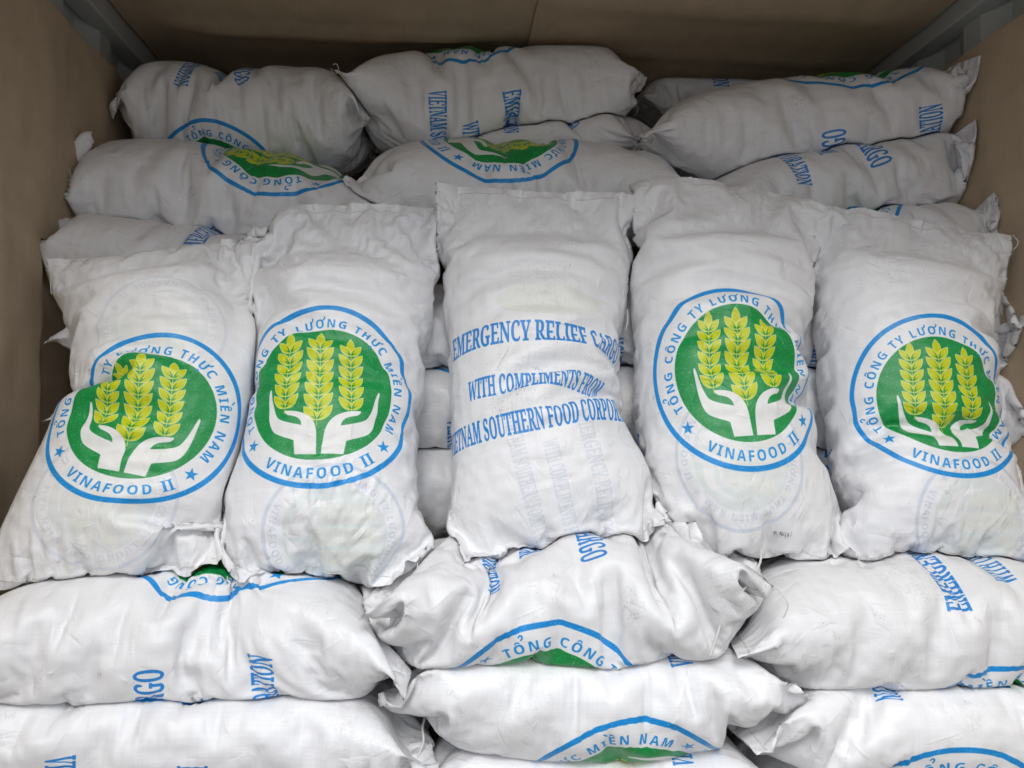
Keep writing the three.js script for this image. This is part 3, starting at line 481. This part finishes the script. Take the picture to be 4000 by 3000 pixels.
// ------------------------------------------------------------------ from settled cloth to meshes
function sackGeometry(k) {
  const { nu, nv } = fine, { id } = fine.lay, o = k * fine.NV, m = 1, MU = nu * m, MV = nv * m;
  // smooth subdivision (Catmull-Rom over the closed tube round, open along the length)
  const ring = 2 * nu, at = (r, j, c) => { r = ((r % ring) + ring) % ring; j = Math.max(0, Math.min(nv, j)); const i = r <= nu ? r : ring - r; return fine.X[(o + id(i, j, r <= nu ? 0 : 1)) * 3 + c]; };
  const cr = (a, b, c, d, f) => 0.5 * (2 * b + (c - a) * f + (2 * a - 5 * b + 4 * c - d) * f * f + (3 * b - a - 3 * c + d) * f * f * f);
  const RR = ring * m, G = new Float32Array((RR + 1) * (MV + 1) * 3), U = new Float32Array((RR + 2) * (MV + 1) * 2);
  for (let j = 0; j <= MV; j++) for (let r = 0; r < RR; r++) for (let c = 0; c < 3; c++) {
    const fr = r / m, fj = j / m, r0 = Math.floor(fr), j0 = Math.min(nv - 1, Math.floor(fj)), u = fr - r0, v = fj - j0; let row = [];
    for (let b = -1; b <= 2; b++) row.push(u === 0 ? at(r0, j0 + b, c) : cr(at(r0 - 1, j0 + b, c), at(r0, j0 + b, c), at(r0 + 1, j0 + b, c), at(r0 + 2, j0 + b, c), u));
    G[(j * RR + r) * 3 + c] = v === 0 ? row[1] : cr(row[0], row[1], row[2], row[3], v);
  }
  // positions with a split at the two folds for the print's uv
  const cols = [], pos = [], uv = [], idx = [], map = [];
  for (let r = 0; r <= MU; r++) cols.push([r, 0, r / MU * 0.5]); for (let r = MU; r <= RR; r++) cols.push([r % RR, 1, 0.5 + (r - MU) / MU * 0.5]);
  const nc = cols.length;
  for (let j = 0; j <= MV; j++) for (const [r, , u] of cols) { const g = (j * RR + r) * 3; pos.push(G[g], G[g + 1], G[g + 2]); uv.push(u, j / MV); map.push(j * RR + r); }
  for (let j = 0; j < MV; j++) for (let q = 0; q < nc - 1; q++) { if (cols[q][1] !== cols[q + 1][1]) continue; const a = j * nc + q, b = a + 1, c = b + nc, d = a + nc; idx.push(a, b, c, a, c, d); }
  const geo = new THREE.BufferGeometry(); geo.setAttribute('position', new THREE.Float32BufferAttribute(pos, 3)); geo.setAttribute('uv', new THREE.Float32BufferAttribute(uv, 2)); geo.setIndex(idx);
  // shared normals over the uv split
  const N = new Float32Array(RR * (MV + 1) * 3);
  for (let t = 0; t < idx.length; t += 3) {
    const a = map[idx[t]] * 3, b = map[idx[t + 1]] * 3, c = map[idx[t + 2]] * 3, ux = G[b] - G[a], uy = G[b + 1] - G[a + 1], uz = G[b + 2] - G[a + 2], vx = G[c] - G[a], vy = G[c + 1] - G[a + 1], vz = G[c + 2] - G[a + 2];
    const nx = uy * vz - uz * vy, ny = uz * vx - ux * vz, nz = ux * vy - uy * vx; for (const q of [a, b, c]) { N[q] += nx; N[q + 1] += ny; N[q + 2] += nz; }
  }
  const nn = new Float32Array(pos.length);
  for (let q = 0; q < map.length; q++) { const g = map[q] * 3, l = Math.hypot(N[g], N[g + 1], N[g + 2]) || 1; nn[q * 3] = N[g] / l; nn[q * 3 + 1] = N[g + 1] / l; nn[q * 3 + 2] = N[g + 2] / l; }
  geo.setAttribute('normal', new THREE.BufferAttribute(nn, 3));
  return { geo, G, RR, MU, MV };
}
// small sewn and torn pieces that belong to a sack
function tube(pts, r, seg = 5) { const c = new THREE.CatmullRomCurve3(pts); return new THREE.TubeGeometry(c, Math.max(8, pts.length * 4), r, seg, false); }
function tail(p, len, lean, out) { // a loose end of sewing thread hanging from a corner
  const pts = [], w = rnd() * 6; for (let k = 0; k <= 7; k++) { const f = k / 7; pts.push(V(p.x + lean * f * len + 0.006 * Math.sin(w + f * 9) * f, p.y - len * f * (0.75 + 0.25 * f) + 0.012 * Math.sin(f * 3.1), p.z + out * sm(0, 0.4, f) + 0.006 * Math.cos(w + f * 7) * f)); }
  return tube(pts, 0.0011);
}
function loop(p, r, ax) { const pts = []; for (let k = 0; k <= 12; k++) { const a = k / 12 * 5.2; pts.push(V(p.x + ax * r * (1 - Math.cos(a)), p.y - r * 1.3 * Math.sin(a) - r * 0.4, p.z + 0.01 + 0.004 * Math.sin(a * 2))); } return tube(pts, 0.0009); }
function ribbon(pts, widths, twist) { // a limp strip of woven cloth with thickness
  const c = new THREE.CatmullRomCurve3(pts), n = 26, up = V(0.3, 0.2, 1).normalize();
  return slabSheet(8, n, (a, b) => {
    const C = c.getPointAt(b), T = c.getTangentAt(b), S0 = up.clone().cross(T).normalize(), N0 = T.clone().cross(S0).normalize(), an = twist * b + 0.5 * Math.sin(b * 5);
    const Sd = S0.clone().multiplyScalar(Math.cos(an)).addScaledVector(N0, Math.sin(an)), Nn = T.clone().cross(Sd).normalize(), w = prof(widths, b), u = (a - 0.5) * 2;
    return [C.clone().addScaledVector(Sd, u * w).addScaledVector(Nn, 0.35 * w * Math.sin(u * 2.4 + b * 4)), Nn, [a * 0.05, b * 0.15]];
  }, 0.0012);
}
const plainCloth = new THREE.MeshPhysicalMaterial({ color: new THREE.Color().setRGB(0.78, 0.775, 0.78), roughness: 0.48, specularIntensity: 0.6 });
const EARS = { // ribbon ends of tied mouths: points in the photograph with depth, half widths, twist
  L3: [[[330, 1010, 2.02], [280, 985, 2.0], [236, 930, 1.99], [262, 890, 1.98], [318, 905, 1.98]], [0.03, 0.024, 0.02, 0.022, 0.018], 1.4],
  R1: [[[310, 690, 2.12], [312, 640, 2.07], [318, 590, 2.06], [340, 540, 2.06], [362, 535, 2.07]], [0.010, 0.010, 0.016, 0.020, 0.014], 1.6],
  R3: [[[3810, 610, 2.08], [3832, 560, 2.06], [3816, 515, 2.05], [3826, 484, 2.05], [3846, 500, 2.05]], [0.02, 0.014, 0.013, 0.014, 0.012], 1.8],
  R4: [[[3790, 800, 2.0], [3830, 820, 1.99], [3850, 870, 1.98], [3862, 920, 1.98], [3868, 968, 1.98]], [0.03, 0.026, 0.022, 0.02, 0.018], 0.6],
  A1: [[[1560, 2560, 1.55], [1500, 2590, 1.50], [1420, 2610, 1.47], [1345, 2615, 1.46]], [0.02, 0.026, 0.026, 0.024], 0.3],
};
const LINES = { // longer threads drawn along the heap
  R1: [[345, 690, 2.08], [336, 740, 2.07], [344, 790, 2.06], [382, 812, 2.03]],
  A2: [[2975, 2150, 1.49], [2968, 2200, 1.44], [2935, 2265, 1.41], [2880, 2330, 1.40], [2830, 2400, 1.40], [2802, 2480, 1.40], [2775, 2560, 1.40]],
  B1: [[1660, 2800, 1.55], [1650, 2850, 1.50], [1655, 2890, 1.49], [1632, 2960, 1.48]],
  U3: [[2450, 1210, 1.80], [2452, 1250, 1.79], [2444, 1290, 1.79]],
  R4: [[3870, 850, 1.98], [3890, 880, 1.97], [3884, 920, 1.97]],
};
for (let k = 0; k < S.length; k++) {
  const s = S[k], { geo } = sackGeometry(k), { id } = fine.lay, { nu, nv } = fine;
  geo.computeBoundingBox(); const bb = geo.boundingBox, base = V((bb.min.x + bb.max.x) / 2, bb.min.y, (bb.min.z + bb.max.z) / 2);
  const g = new THREE.Group(); g.name = numbered('rice_sack'); g.position.copy(base); scene.add(g);
  tag(g, s.label, 'sack', 'woven rice sacks stacked in the container');
  const put = (name, q, m) => mesh(name, q.translate(-base.x, -base.y, -base.z), m, g);
  put('woven_body', geo, toned(s.mat, k + 3));
  const at = (i, j, sd = 0) => { const q = (k * fine.NV + id(i, j, sd)) * 3; return V(fine.X[q], fine.X[q + 1], fine.X[q + 2]); };
  for (const j of [3, nv - 3]) { // the row of stitches that closes each end, on both panels
    const gs = []; for (let sd = 0; sd < 2; sd++) { const pts = []; for (let i = 1; i < nu; i++) { const p = at(i, j, sd), n = at(i + 1, j, sd).sub(at(i - 1, j, sd)).cross(at(i, j + 1, sd).sub(at(i, j - 1, sd))).normalize().multiplyScalar(sd ? -1 : 1); pts.push(p.addScaledVector(n, i % 2 ? 0.0016 : 0.0006)); } gs.push(new THREE.TubeGeometry(new THREE.CatmullRomCurve3(pts), 150, 0.0008, 4, false)); }
    put(j === 3 ? 'bottom_stitching' : 'mouth_stitching', mergeGeometries(gs), thread);
  }
  for (const [i, j] of [[0, 0], [nu, 0], [0, nv], [nu, nv]]) if (rnd() < 0.6 && s.id[0] !== 'M') { const p = at(i, j); put('loose_thread', rnd() < 0.65 ? tail(p, 0.03 + rnd() * 0.07, (rnd() - 0.5) * 0.6, 0.012) : loop(p, 0.006 + rnd() * 0.006, rnd() < 0.5 ? -1 : 1), thread); }
  if (EARS[s.id]) { const [p, w, t] = EARS[s.id]; put('tied_ear', ribbon(p.map((q) => P(...q)), w, t), plainCloth); }
  if (LINES[s.id]) put('loose_thread', tube(LINES[s.id].map((q) => P(...q)), 0.0022, 6), thread);
}
console.log('done', Date.now() - t0);
renderer.render(scene, camera);
